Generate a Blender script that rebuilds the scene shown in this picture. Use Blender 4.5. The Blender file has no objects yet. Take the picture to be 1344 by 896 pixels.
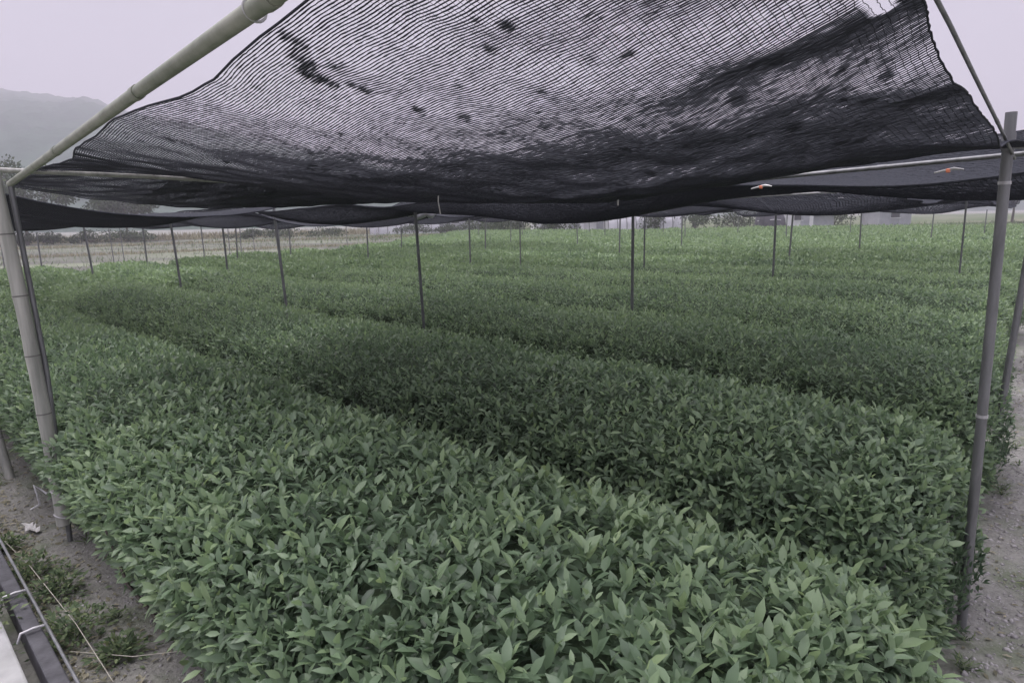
import bpy, bmesh, math, random
import numpy as np
from mathutils import Vector, Matrix, noise as mn

rnd = random.Random(7)
rng = np.random.default_rng(11)
S2 = math.sqrt(2)
scene = bpy.context.scene
C = scene.collection

# ------------------------------------------------------------------ camera
CAM_H = 1.8
PITCH = math.atan(162 / 875)
ROLL = math.radians(1.2)
cam_d = bpy.data.cameras.new('camera')
cam_d.sensor_width = 36
cam_d.lens = 36 * 875 / 1344
cam_d.clip_start = 0.05
cam_d.clip_end = 5000
cam = bpy.data.objects.new('camera', cam_d)
C.objects.link(cam)
cam.matrix_world = (Matrix.Translation((0, 0, CAM_H)) @ Matrix.Rotation(math.radians(90) - PITCH, 4, 'X')
                    @ Matrix.Rotation(-ROLL, 4, 'Z'))
scene.camera = cam

# ------------------------------------------------------------------ world, sun, exposure
SUN_EL, SUN_AZ = math.radians(66), math.radians(-60)     # azimuth measured from +Y towards +X
world = bpy.data.worlds.new('World')
scene.world = world
world.use_nodes = True
nt = world.node_tree
nt.nodes.clear()
wo = nt.nodes.new('ShaderNodeOutputWorld')
bg = nt.nodes.new('ShaderNodeBackground')
sky = nt.nodes.new('ShaderNodeTexSky')
sky.sky_type = 'NISHITA'
sky.sun_disc = False
sky.sun_elevation = SUN_EL
sky.sun_rotation = SUN_AZ
sky.air_density = 1.0
sky.dust_density = 4.0
mx = nt.nodes.new('ShaderNodeMix')
mx.data_type = 'RGBA'
mx.inputs[0].default_value = 0.93          # heavy, even overcast over the clear sky model
mx.inputs[7].default_value = (3.85, 3.58, 4.2, 1)
nt.links.new(sky.outputs[0], mx.inputs[6])
tcw = nt.nodes.new('ShaderNodeTexCoord'); sx = nt.nodes.new('ShaderNodeSeparateXYZ')
mr = nt.nodes.new('ShaderNodeMapRange'); mr.interpolation_type = 'SMOOTHSTEP'      # overcast skies are brightest overhead
mr.inputs['From Min'].default_value = 0.5; mr.inputs['From Max'].default_value = 1.0
mr.inputs['To Min'].default_value = 1.0; mr.inputs['To Max'].default_value = 5.4
vm = nt.nodes.new('ShaderNodeVectorMath'); vm.operation = 'SCALE'
nt.links.new(tcw.outputs['Generated'], sx.inputs[0]); nt.links.new(sx.outputs['Z'], mr.inputs['Value'])
nt.links.new(mx.outputs[2], vm.inputs[0]); nt.links.new(mr.outputs[0], vm.inputs['Scale'])
cn_ = nt.nodes.new('ShaderNodeTexNoise'); cn_.inputs['Scale'].default_value = 1.6; cn_.inputs['Detail'].default_value = 5
mpc = nt.nodes.new('ShaderNodeMapping'); mpc.inputs['Scale'].default_value = (1, 1, 3.2)
nt.links.new(tcw.outputs['Generated'], mpc.inputs[0]); nt.links.new(mpc.outputs[0], cn_.inputs['Vector'])
mc = nt.nodes.new('ShaderNodeMapRange'); mc.inputs['From Min'].default_value = 0.3; mc.inputs['From Max'].default_value = 0.7
mc.inputs['To Min'].default_value = 0.93; mc.inputs['To Max'].default_value = 1.07       # faint cloud structure
nt.links.new(cn_.outputs[0], mc.inputs['Value'])
vm2 = nt.nodes.new('ShaderNodeVectorMath'); vm2.operation = 'SCALE'
nt.links.new(vm.outputs[0], vm2.inputs[0]); nt.links.new(mc.outputs[0], vm2.inputs['Scale'])
nt.links.new(vm2.outputs[0], bg.inputs[0])
bg.inputs[1].default_value = 0.1
nt.links.new(bg.outputs[0], wo.inputs[0])

sd = bpy.data.lights.new('sun', 'SUN')
sd.energy = 1.5
sd.angle = math.radians(50)
sd.color = (1.0, 0.97, 0.94)
sun = bpy.data.objects.new('sun', sd)
C.objects.link(sun)
sv = Vector((math.sin(SUN_AZ) * math.cos(SUN_EL), math.cos(SUN_AZ) * math.cos(SUN_EL), math.sin(SUN_EL)))
sun.rotation_euler = (-sv).to_track_quat('-Z', 'Y').to_euler()
sun.location = (0, 0, 30)

scene.view_settings.view_transform = 'Standard'
scene.view_settings.look = 'None'
scene.view_settings.exposure = 0.86
scene.view_settings.gamma = 1.0
scene.render.engine = 'CYCLES'
scene.cycles.max_bounces = 6
scene.cycles.diffuse_bounces = 3
scene.cycles.glossy_bounces = 2
scene.cycles.transmission_bounces = 3
scene.cycles.volume_bounces = 0
scene.cycles.transparent_max_bounces = 8
scene.cycles.use_denoising = True

# ------------------------------------------------------------------ helpers
def W(u, n, z=0.0):
    """field coordinates: u along the hedge rows (away to the left), n across them (away to the right)"""
    return Vector(((n - u) / S2, (n + u) / S2, z))

def material(name, build):
    m = bpy.data.materials.new(name)
    m.use_nodes = True
    t = m.node_tree
    t.nodes.clear()
    out = t.nodes.new('ShaderNodeOutputMaterial')
    build(t, out)
    return m

def N(t, kind, **kw):
    n = t.nodes.new('ShaderNode' + kind)
    for k, v in kw.items():
        if k in n.inputs:
            n.inputs[k].default_value = v
        else:
            setattr(n, k, v)
    return n

def rgb(c): return (c[0], c[1], c[2], 1)

def mat_simple(name, c1, c2, scale=8.0, rough=0.6, metal=0.0, bump=0.2, stretch=(1, 1, 1), spec=0.4, detail=6, c3=None, bdist=0.01):
    def b(t, out):
        tc = N(t, 'TexCoord'); mp = N(t, 'Mapping'); mp.inputs['Scale'].default_value = stretch
        t.links.new(tc.outputs['Object'], mp.inputs[0])
        nz = N(t, 'TexNoise', Scale=scale, Detail=detail, Roughness=0.6)
        t.links.new(mp.outputs[0], nz.inputs['Vector'])
        cr = N(t, 'ValToRGB')
        cr.color_ramp.elements[0].position = 0.32; cr.color_ramp.elements[0].color = rgb(c1)
        cr.color_ramp.elements[1].position = 0.68; cr.color_ramp.elements[1].color = rgb(c2)
        t.links.new(nz.outputs[0], cr.inputs[0])
        p = N(t, 'BsdfPrincipled', Roughness=rough, Metallic=metal)
        p.inputs['Specular IOR Level'].default_value = spec
        col = cr.outputs[0]
        if c3 is not None:
            n2 = N(t, 'TexNoise', Scale=scale * 0.13, Detail=4)
            t.links.new(mp.outputs[0], n2.inputs['Vector'])
            r2 = N(t, 'ValToRGB'); r2.color_ramp.elements[0].position = 0.47; r2.color_ramp.elements[1].position = 0.62
            t.links.new(n2.outputs[0], r2.inputs[0])
            m2 = N(t, 'Mix'); m2.data_type = 'RGBA'; m2.inputs[7].default_value = rgb(c3)
            t.links.new(r2.outputs[0], m2.inputs[0]); t.links.new(col, m2.inputs[6]); col = m2.outputs[2]
        t.links.new(col, p.inputs['Base Color'])
        if bump:
            bp = N(t, 'Bump', Strength=bump, Distance=bdist)
            t.links.new(nz.outputs[0], bp.inputs['Height'])
            t.links.new(bp.outputs[0], p.inputs['Normal'])
        t.links.new(p.outputs[0], out.inputs[0])
    return material(name, b)

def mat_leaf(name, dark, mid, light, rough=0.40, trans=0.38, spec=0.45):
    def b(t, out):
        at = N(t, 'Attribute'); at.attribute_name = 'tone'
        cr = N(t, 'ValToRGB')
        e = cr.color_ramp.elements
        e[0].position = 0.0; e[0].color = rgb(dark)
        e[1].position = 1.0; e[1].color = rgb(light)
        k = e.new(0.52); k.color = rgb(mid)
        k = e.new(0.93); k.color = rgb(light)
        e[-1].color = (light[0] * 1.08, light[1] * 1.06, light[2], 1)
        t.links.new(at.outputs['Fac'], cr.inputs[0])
        p = N(t, 'BsdfPrincipled', Roughness=rough)
        p.inputs['Specular IOR Level'].default_value = spec
        t.links.new(cr.outputs[0], p.inputs['Base Color'])
        tr = N(t, 'BsdfTranslucent')
        hs = N(t, 'HueSaturation'); hs.inputs['Hue'].default_value = 0.485; hs.inputs['Saturation'].default_value = 1.15; hs.inputs['Value'].default_value = 1.3
        t.links.new(cr.outputs[0], hs.inputs['Color']); t.links.new(hs.outputs[0], tr.inputs[0])
        ms = N(t, 'MixShader'); ms.inputs[0].default_value = trans
        t.links.new(p.outputs[0], ms.inputs[1]); t.links.new(tr.outputs[0], ms.inputs[2])
        t.links.new(ms.outputs[0], out.inputs[0])
    return material(name, b)

def link(name, me, mat=None, parent=None):
    o = bpy.data.objects.new(name, me)
    C.objects.link(o)
    if mat is not None and len(me.materials) == 0: me.materials.append(mat)
    if parent is not None: o.parent = parent
    return o

def tag(o, label=None, cat=None, group=None, kind=None):
    if label: o['label'] = label
    if cat: o['category'] = cat
    if group: o['group'] = group
    if kind: o['kind'] = kind
    return o

def empty(name, loc=(0, 0, 0)):
    o = bpy.data.objects.new(name, None)
    o.empty_display_size = 0.1
    C.objects.link(o)
    o.location = loc
    return o

def mesh_np(name, verts, faces_flat, counts, smooth=False, tone=None):
    """verts (V,3), faces_flat vertex ids, counts per face"""
    me = bpy.data.meshes.new(name)
    me.vertices.add(len(verts)); me.vertices.foreach_set('co', np.asarray(verts, np.float32).ravel())
    me.loops.add(len(faces_flat)); me.loops.foreach_set('vertex_index', np.asarray(faces_flat, np.int32))
    me.polygons.add(len(counts))
    st = np.zeros(len(counts), np.int32); st[1:] = np.cumsum(counts)[:-1]
    me.polygons.foreach_set('loop_start', st)
    me.polygons.foreach_set('loop_total', np.asarray(counts, np.int32))
    if smooth: me.polygons.foreach_set('use_smooth', np.ones(len(counts), bool))
    if tone is not None:
        a = me.attributes.new('tone', 'FLOAT', 'POINT'); a.data.foreach_set('value', np.asarray(tone, np.float32))
    me.update(calc_edges=True)
    return me

def grid_mesh(name, P, smooth=True, wrap=False):
    """P (A,B,3) grid of points"""
    A, B = P.shape[:2]
    idx = np.arange(A * B).reshape(A, B)
    if wrap: idx = np.concatenate([idx, idx[:, :1]], 1)
    q = np.stack([idx[:-1, :-1], idx[1:, :-1], idx[1:, 1:], idx[:-1, 1:]], -1).reshape(-1, 4)
    return mesh_np(name, P.reshape(-1, 3), q.ravel(), np.full(len(q), 4), smooth)

class MB:
    def __init__(s): s.v = []; s.f = []
    def tube(s, pts, rad, seg=10, cap=True):
        pts = [Vector(p) for p in pts]
        if not hasattr(rad, '__len__'): rad = [rad] * len(pts)
        b0 = len(s.v); up = Vector((0.13, 0.31, 0.94)).normalized(); ref = None
        for i, p in enumerate(pts):
            d = (pts[min(i + 1, len(pts) - 1)] - pts[max(i - 1, 0)]).normalized()
            if ref is None:
                ref = d.orthogonal().normalized()
            ref = (ref - d * ref.dot(d)).normalized()
            o = d.cross(ref)
            for k in range(seg):
                a = 2 * math.pi * k / seg
                s.v.append(p + (ref * math.cos(a) + o * math.sin(a)) * rad[i])
        for i in range(len(pts) - 1):
            for k in range(seg):
                a = b0 + i * seg + k; b = b0 + i * seg + (k + 1) % seg
                s.f.append((a, b, b + seg, a + seg))
        if cap:
            s.f.append(tuple(b0 + k for k in range(seg))[::-1])
            s.f.append(tuple(b0 + (len(pts) - 1) * seg + k for k in range(seg)))
        return s
    def box(s, c, sz, rot=None, origin=None):
        b0 = len(s.v)
        for i in range(8):
            v = Vector(((i & 1) - .5, ((i >> 1) & 1) - .5, ((i >> 2) & 1) - .5))
            v = Vector((v.x * sz[0], v.y * sz[1], v.z * sz[2]))
            if rot is not None: v = rot @ v
            s.v.append(v + Vector(c))
        for q in ((0, 2, 3, 1), (4, 5, 7, 6), (0, 1, 5, 4), (2, 6, 7, 3), (0, 4, 6, 2), (1, 3, 7, 5)):
            s.f.append(tuple(b0 + k for k in q))
        return s
    def build(s, name, mat, parent=None, smooth=True, bevel=0.0):
        me = bpy.data.meshes.new(name)
        me.from_pydata([tuple(v) for v in s.v], [], s.f)
        if smooth:
            for p in me.polygons: p.use_smooth = len(p.vertices) == 4
        o = link(name, me, mat, parent)
        if smooth:
            try: me.set_sharp_from_angle(angle=math.radians(50))
            except Exception: pass
        if bevel:
            m = o.modifiers.new('bevel', 'BEVEL'); m.width = bevel; m.segments = 2
        return o

def sn(x, y, f, seed):
    """cheap smooth noise for numpy arrays, about -1..1"""
    r = np.random.default_rng(seed); v = 0
    for i in range(7):
        a = r.uniform(0, 6.283); k = f * r.uniform(0.5, 1.9); p = r.uniform(0, 6.283)
        v = v + np.sin((x * math.cos(a) + y * math.sin(a)) * k + p)
    return v / 3.2

# ------------------------------------------------------------------ materials
M = {}
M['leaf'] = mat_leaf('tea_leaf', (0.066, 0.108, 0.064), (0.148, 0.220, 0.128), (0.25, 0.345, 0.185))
M['weed'] = mat_leaf('weed_leaf', (0.06, 0.09, 0.05), (0.11, 0.16, 0.08), (0.20, 0.25, 0.13), rough=0.6, spec=0.2)
M['tree'] = mat_leaf('tree_leaf', (0.035, 0.05, 0.03), (0.055, 0.08, 0.045), (0.09, 0.12, 0.06), rough=0.6, spec=0.2)
M['straw'] = mat_leaf('dry_grass_blade', (0.16, 0.16, 0.11), (0.26, 0.25, 0.17), (0.36, 0.34, 0.25), rough=0.8, spec=0.1)
M['core'] = mat_simple('hedge_twigs', (0.035, 0.05, 0.03), (0.075, 0.11, 0.06), 30, 0.9, bump=0.8, spec=0.1)
M['twig'] = mat_simple('twig_bark', (0.07, 0.06, 0.05), (0.17, 0.15, 0.13), 40, 0.85, bump=0.4)
M['net'] = mat_simple('black_polyethylene', (0.022, 0.024, 0.030), (0.040, 0.044, 0.054), 60, 0.75, bump=0.0, spec=0.15)
M['steel'] = mat_simple('weathered_steel', (0.14, 0.145, 0.145), (0.24, 0.245, 0.25), 22, 0.5, 0.55, 0.15, (1, 1, 0.2))
M['steel_dark'] = mat_simple('dull_steel', (0.09, 0.095, 0.095), (0.16, 0.17, 0.17), 25, 0.55, 0.4, 0.15, (1, 1, 0.2))
M['bamboo'] = mat_simple('aged_bamboo', (0.22, 0.23, 0.20), (0.44, 0.44, 0.39), 18, 0.5, 0.0, 0.25, (1, 1, 0.08))
M['bamboo_green'] = mat_simple('green_bamboo', (0.17, 0.19, 0.14), (0.30, 0.31, 0.25), 10, 0.45, 0.0, 0.2)
M['node'] = mat_simple('bamboo_node', (0.10, 0.10, 0.09), (0.18, 0.17, 0.16), 30, 0.7)
M['wire'] = mat_simple('tie_wire', (0.35, 0.35, 0.35), (0.6, 0.6, 0.6), 30, 0.45, 0.3)
M['rope'] = mat_simple('pale_twine', (0.36, 0.36, 0.34), (0.52, 0.51, 0.48), 60, 0.8)
M['white_rope'] = mat_simple('white_plastic_cord', (0.42, 0.42, 0.43), (0.62, 0.62, 0.63), 40, 0.5)
M['twig_pale'] = mat_simple('dry_straw_stalk', (0.30, 0.29, 0.24), (0.45, 0.43, 0.36), 30, 0.8)
M['orange'] = mat_simple('orange_plastic', (0.75, 0.20, 0.10), (0.85, 0.28, 0.15), 20, 0.5)
M['wood_black'] = mat_simple('dark_timber', (0.03, 0.03, 0.034), (0.08, 0.08, 0.088), 14, 0.6, 0, 0.5, (1, 1, 1))
M['concrete'] = mat_simple('pale_concrete', (0.24, 0.245, 0.24), (0.40, 0.40, 0.395), 6, 0.85, 0, 0.3, c3=(0.30, 0.31, 0.28))
M['stone'] = mat_simple('pebble_stone', (0.16, 0.155, 0.15), (0.36, 0.35, 0.34), 9, 0.85, 0, 0.3)
M['white_wall'] = mat_simple('white_render', (0.62, 0.62, 0.64), (0.74, 0.74, 0.76), 1.5, 0.8, 0, 0.1)
M['grey_wall'] = mat_simple('grey_cladding', (0.30, 0.31, 0.34), (0.40, 0.41, 0.44), 1.5, 0.7, 0, 0.1)
M['roof'] = mat_simple('grey_roof_sheet', (0.20, 0.21, 0.23), (0.30, 0.31, 0.34), 2, 0.6, 0, 0.1)
M['glass'] = mat_simple('dark_window_glass', (0.05, 0.055, 0.06), (0.08, 0.085, 0.09), 2, 0.1, 0, 0)
M['film'] = mat_simple('greenhouse_film', (0.45, 0.45, 0.48), (0.6, 0.6, 0.63), 1.2, 0.35, 0, 0.1)
M['tarp'] = mat_simple('dark_tarpaulin', (0.04, 0.04, 0.05), (0.08, 0.08, 0.09), 4, 0.6, 0, 0.4)
M['hill'] = mat_simple('forested_hill', (0.012, 0.038, 0.024), (0.045, 0.090, 0.055), 0.05, 0.95, 0, 1.0, spec=0.0, bdist=6.0, detail=10)

def ground_mat(t, out):
    tc = N(t, 'TexCoord')
    n1 = N(t, 'TexNoise', Scale=0.9, Detail=8, Roughness=0.65)
    n2 = N(t, 'TexNoise', Scale=28.0, Detail=6, Roughness=0.7)
    n3 = N(t, 'TexVoronoi', Scale=55.0)
    n4 = N(t, 'TexNoise', Scale=2.3, Detail=5, Roughness=0.6)
    for x in (n1, n2, n3, n4): t.links.new(tc.outputs['Object'], x.inputs['Vector'])
    r1 = N(t, 'ValToRGB')
    r1.color_ramp.elements[0].position = 0.35; r1.color_ramp.elements[0].color = (0.14, 0.14, 0.122, 1)
    r1.color_ramp.elements[1].position = 0.65; r1.color_ramp.elements[1].color = (0.26, 0.258, 0.23, 1)
    t.links.new(n1.outputs[0], r1.inputs[0])
    m1 = N(t, 'Mix'); m1.data_type = 'RGBA'; m1.blend_type = 'OVERLAY'; m1.inputs[0].default_value = 0.6
    t.links.new(r1.outputs[0], m1.inputs[6]); t.links.new(n2.outputs[0], m1.inputs[7])
    r4 = N(t, 'ValToRGB'); r4.color_ramp.elements[0].position = 0.50; r4.color_ramp.elements[1].position = 0.66
    t.links.new(n4.outputs[0], r4.inputs[0])
    mg = N(t, 'Mix'); mg.data_type = 'RGBA'; mg.inputs[7].default_value = (0.10, 0.125, 0.07, 1)
    sc = N(t, 'Math'); sc.operation = 'MULTIPLY'; sc.inputs[1].default_value = 0.8
    t.links.new(r4.outputs[0], sc.inputs[0]); t.links.new(sc.outputs[0], mg.inputs[0]); t.links.new(m1.outputs[2], mg.inputs[6])
    p = N(t, 'BsdfPrincipled', Roughness=0.75); p.inputs['Specular IOR Level'].default_value = 0.35
    t.links.new(mg.outputs[2], p.inputs['Base Color'])
    ad = N(t, 'Math'); ad.operation = 'MULTIPLY_ADD'; ad.inputs[1].default_value = -0.35
    t.links.new(n3.outputs['Distance'], ad.inputs[0]); t.links.new(n2.outputs[0], ad.inputs[2])
    bp = N(t, 'Bump', Strength=0.6, Distance=0.02)
    t.links.new(ad.outputs[0], bp.inputs['Height']); t.links.new(bp.outputs[0], p.inputs['Normal'])
    t.links.new(p.outputs[0], out.inputs[0])
M['ground'] = material('packed_soil', ground_mat)
M['soil'] = mat_simple('harvested_field_soil', (0.060, 0.064, 0.050), (0.125, 0.125, 0.105), 0.6, 0.9, 0, 0.4, stretch=(1, 4, 1), c3=(0.16, 0.18, 0.12))
M['meadow'] = mat_simple('meadow_turf', (0.06, 0.09, 0.045), (0.11, 0.15, 0.07), 0.8, 0.95, 0, 0.4, spec=0.1, c3=(0.17, 0.17, 0.12))

# ------------------------------------------------------------------ ground
def ground_z(x, y):
    return 0.018 * sn(x, y, 2.2, 5) + 0.006 * sn(x, y, 11, 6)
def ground():
    xs = np.concatenate([-np.geomspace(900, 6.2, 24), np.linspace(-6, 5, 150), np.geomspace(5.2, 900, 24)])
    ys = np.concatenate([-np.geomspace(900, 2.2, 16), np.linspace(-2, 9, 150), np.geomspace(9.2, 1200, 24)])
    X, Y = np.meshgrid(xs, ys, indexing='ij')
    Z = ground_z(X, Y) * (np.hypot(X, Y) < 40)
    return tag(link('ground', grid_mesh('ground', np.stack([X, Y, Z], -1)), M['ground']), kind='structure')
ground()

def ngon(name, pts, mat, z=None):
    me = bpy.data.meshes.new(name); me.from_pydata([tuple(p) for p in pts], [], [tuple(range(len(pts)))])
    return link(name, me, mat)
# bare harvested field to the left behind the hedges
tag(ngon('soil_field', [W(21.5, -12, .045), W(21.5, 8, .045), W(25.5, 16, .045), W(44, 34, .045), W(95, 60, .045), W(110, -20, .045)], M['soil']), kind='structure')
tag(ngon('meadow', [W(-20, 56, .045), W(43, 56, .045), W(44.5, 35, .045), W(96, 61, .045), W(200, 260, .045), W(-60, 260, .045)], M['meadow']), kind='structure')

def hill(name, y0, y1, xs_, tops, seed):
    """long slope rising away from the camera; xs_ = bearings x/y, tops = height of the crest at that bearing"""
    B = np.linspace(xs_[0], xs_[-1], 170); hs = np.interp(B, xs_, tops)
    ts = np.linspace(0, 1, 110)
    Bq, T = np.meshgrid(B, ts, indexing='ij')
    Y = y0 + (y1 - y0) * T; X = Bq * Y
    Hh = np.repeat(hs[:, None], len(ts), 1)
    Z = Hh * np.sin(np.clip(T, 0, 1) ** 0.9 * math.pi * .62) / 1.0
    Z = Z + (3.0 * sn(X, Y, 0.03, seed) + 2.2 * sn(X, Y, 0.11, seed + 1) + 1.6 * sn(X, Y, .4, seed + 2)) * np.clip(T * 6, 0, 1) - 1
    return tag(link(name, grid_mesh(name, np.stack([X, Y, Z], -1)), M['hill']), kind='structure')
hill('hill', 240, 1250, [-1.3, -.95, -.80, -.70, -.60, -.5, -.3, -.1], [135, 160, 172, 166, 152, 128, 88, 50], 20)
hill('hill', 420, 1200, [-.1, .2, .5, .72, .9, 1.2], [34, 26, 40, 80, 92, 80], 30)

# ------------------------------------------------------------------ haze
def haze_mat(t, out):
    v = N(t, 'VolumePrincipled', Density=0.0017)
    v.inputs['Color'].default_value = (0.95, 0.93, 1.0, 1)
    v.inputs['Anisotropy'].default_value = 0.0
    t.links.new(v.outputs[0], out.inputs['Volume'])
USE_HAZE = True
if USE_HAZE:
    hz = MB(); hz.box((0, 620, 103), (3600, 1400, 210))
    ho = hz.build('haze', material('haze_air', haze_mat), smooth=False)
    tag(ho, kind='stuff')

# ------------------------------------------------------------------ leaves
def leaf_arrays(P, D, Nn, L, Wd, tone, detail):
    """leaves at P with direction D, facing Nn; detail 2 = 8 verts, 1 = 5 verts folded, 0 = 4-vert quad"""
    n = len(P)
    Sd = np.cross(D, Nn); Sd /= np.linalg.norm(Sd, axis=1, keepdims=True) + 1e-9
    Nn = np.cross(Sd, D)
    L = L[:, None]; Wd = Wd[:, None]
    if detail == 2:
        cu = rng.uniform(0.05, 0.45, (n, 1)) * L
        def pt(t, s, dz): return P + D * L * t + Sd * Wd * s * 0.5 + Nn * (dz * Wd) - Nn * cu * t * t
        V = np.stack([P, pt(.28, .82, .12), pt(.28, 0, -.02), pt(.28, -.82, .12),
                      pt(.62, .9, .12), pt(.62, 0, -.02), pt(.62, -.9, .12), pt(1, 0, 0)], 1)
        F = np.array([0, 2, 1, 0, 3, 2, 1, 2, 5, 4, 2, 3, 6, 5, 4, 5, 7, 5, 6, 7]); cnt = [3, 3, 4, 4, 3, 3]; k = 8
    elif detail == 1:
        V = np.stack([P, P + D * L * .45 + Sd * Wd * .5 + Nn * Wd * .12, P + D * L * .5 - Nn * L * .04, P + D * L * .45 - Sd * Wd * .5 + Nn * Wd * .12, P + D * L - Nn * L * .12], 1)
        F = np.array([0, 2, 1, 0, 3, 2, 1, 2, 4, 2, 3, 4]); cnt = [3, 3, 3, 3]; k = 5
    else:
        V = np.stack([P, P + D * L * .5 + Sd * Wd * .5, P + D * L, P + D * L * .5 - Sd * Wd * .5], 1)
        F = np.array([0, 3, 2, 1]); cnt = [4]; k = 4
    fl = (F[None, :] + (np.arange(n) * k)[:, None]).ravel()
    return V.reshape(-1, 3), fl, np.tile(cnt, n), np.repeat(tone, k)

def join(parts):
    vs, fs, cs, ts, off = [], [], [], [], 0
    for v, f, c, t in parts:
        vs.append(v); fs.append(f + off); cs.append(c); ts.append(t); off += len(v)
    return np.concatenate(vs), np.concatenate(fs), np.concatenate(cs), np.concatenate(ts)

# ------------------------------------------------------------------ tea hedges
PITCH_N = 2.07
def row_shape(k):
    """centre n, half width as functions of u, and the two ends"""
    nf0 = 0.62 if k == 0 else 2.36 + PITCH_N * (k - 1)
    nb0 = 2.16 if k == 0 else 4.10 + PITCH_N * (k - 1)
    def edges(u):
        bend_b = 0.27 * min(k, 1.3) * np.exp(-(u - 0.5) / 1.3) if k else 0.04 * np.exp(-(u - .5) / 1.)
        bend_f = 0.24 * min(max(k - 1, 0.12), 1.3) * np.exp(-(u - 0.5) / 1.3) if k else 0 * u
        w = 0.035 * sn(u, u * 0 + k * 7.7, 1.6, 40 + k)
        return nf0 - bend_f + w * 0.6, nb0 - bend_b + w
    nc = (nf0 + nb0) / 2
    u0 = 0.06 + 0.125 * nc + 0.05 * math.sin(k * 2.1)
    if nc < 3: u1 = 19.0
    elif nc < 14: u1 = 19.3 + 0.27 * nc + 0.4 * math.sin(k * 1.7)
    else: u1 = 23.2 + (nc - 14) * 0.82 + 0.6 * math.sin(k * 1.3)
    if k >= 18: u1 = 24.0 - (k - 18) * 1.5
    return edges, u0, u1

def hedge_surface(k, U, TH, shrink=0.0, ht=0.80):
    edges, u0, u1 = row_shape(k)
    nf, nb = edges(U)
    e = np.sqrt(np.clip(1 - np.clip((u0 + .32 - U) / .32, 0, 1) ** 2, 0, 1)) * np.sqrt(np.clip(1 - np.clip((U - (u1 - .4)) / .4, 0, 1) ** 2, 0, 1))
    hw = (nb - nf) / 2 * (0.42 + 0.58 * e) - shrink
    c = (nf + nb) / 2
    top = ht + 0.022 * sn(U, c + np.cos(TH), 2.3, 90 + k) + 0.012 * sn(U, np.cos(TH) * 2, 7, 60 + k) - shrink
    zb = 0.10
    top = top - 0.045 * np.cos(TH) ** 2
    ct, st = np.cos(TH), np.sin(TH)
    under = np.clip(1 - st * 1.6, 0, 1) ** 1.5            # tuck the skirt in near the ground
    nn = c - np.sign(ct) * np.abs(ct) ** 0.62 * hw * (1 - 0.22 * under)
    zz = zb + (top - zb) * (0.12 + 0.88 * e) * np.abs(st) ** 0.62
    return np.stack([(nn - U) / S2, (nn + U) / S2, zz], -1)

ORD = ['first', 'second', 'third', 'fourth', 'fifth', 'sixth', 'seventh', 'eighth', 'ninth', 'tenth', 'eleventh', 'twelfth', 'thirteenth',
       'fourteenth', 'fifteenth', 'sixteenth', 'seventeenth', 'eighteenth', 'nineteenth', 'twentieth', 'twenty-first', 'twenty-second', 'twenty-third', 'twenty-fourth']
N_ROWS = 22
HALF_VIEW = math.tan(math.radians(43))

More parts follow.
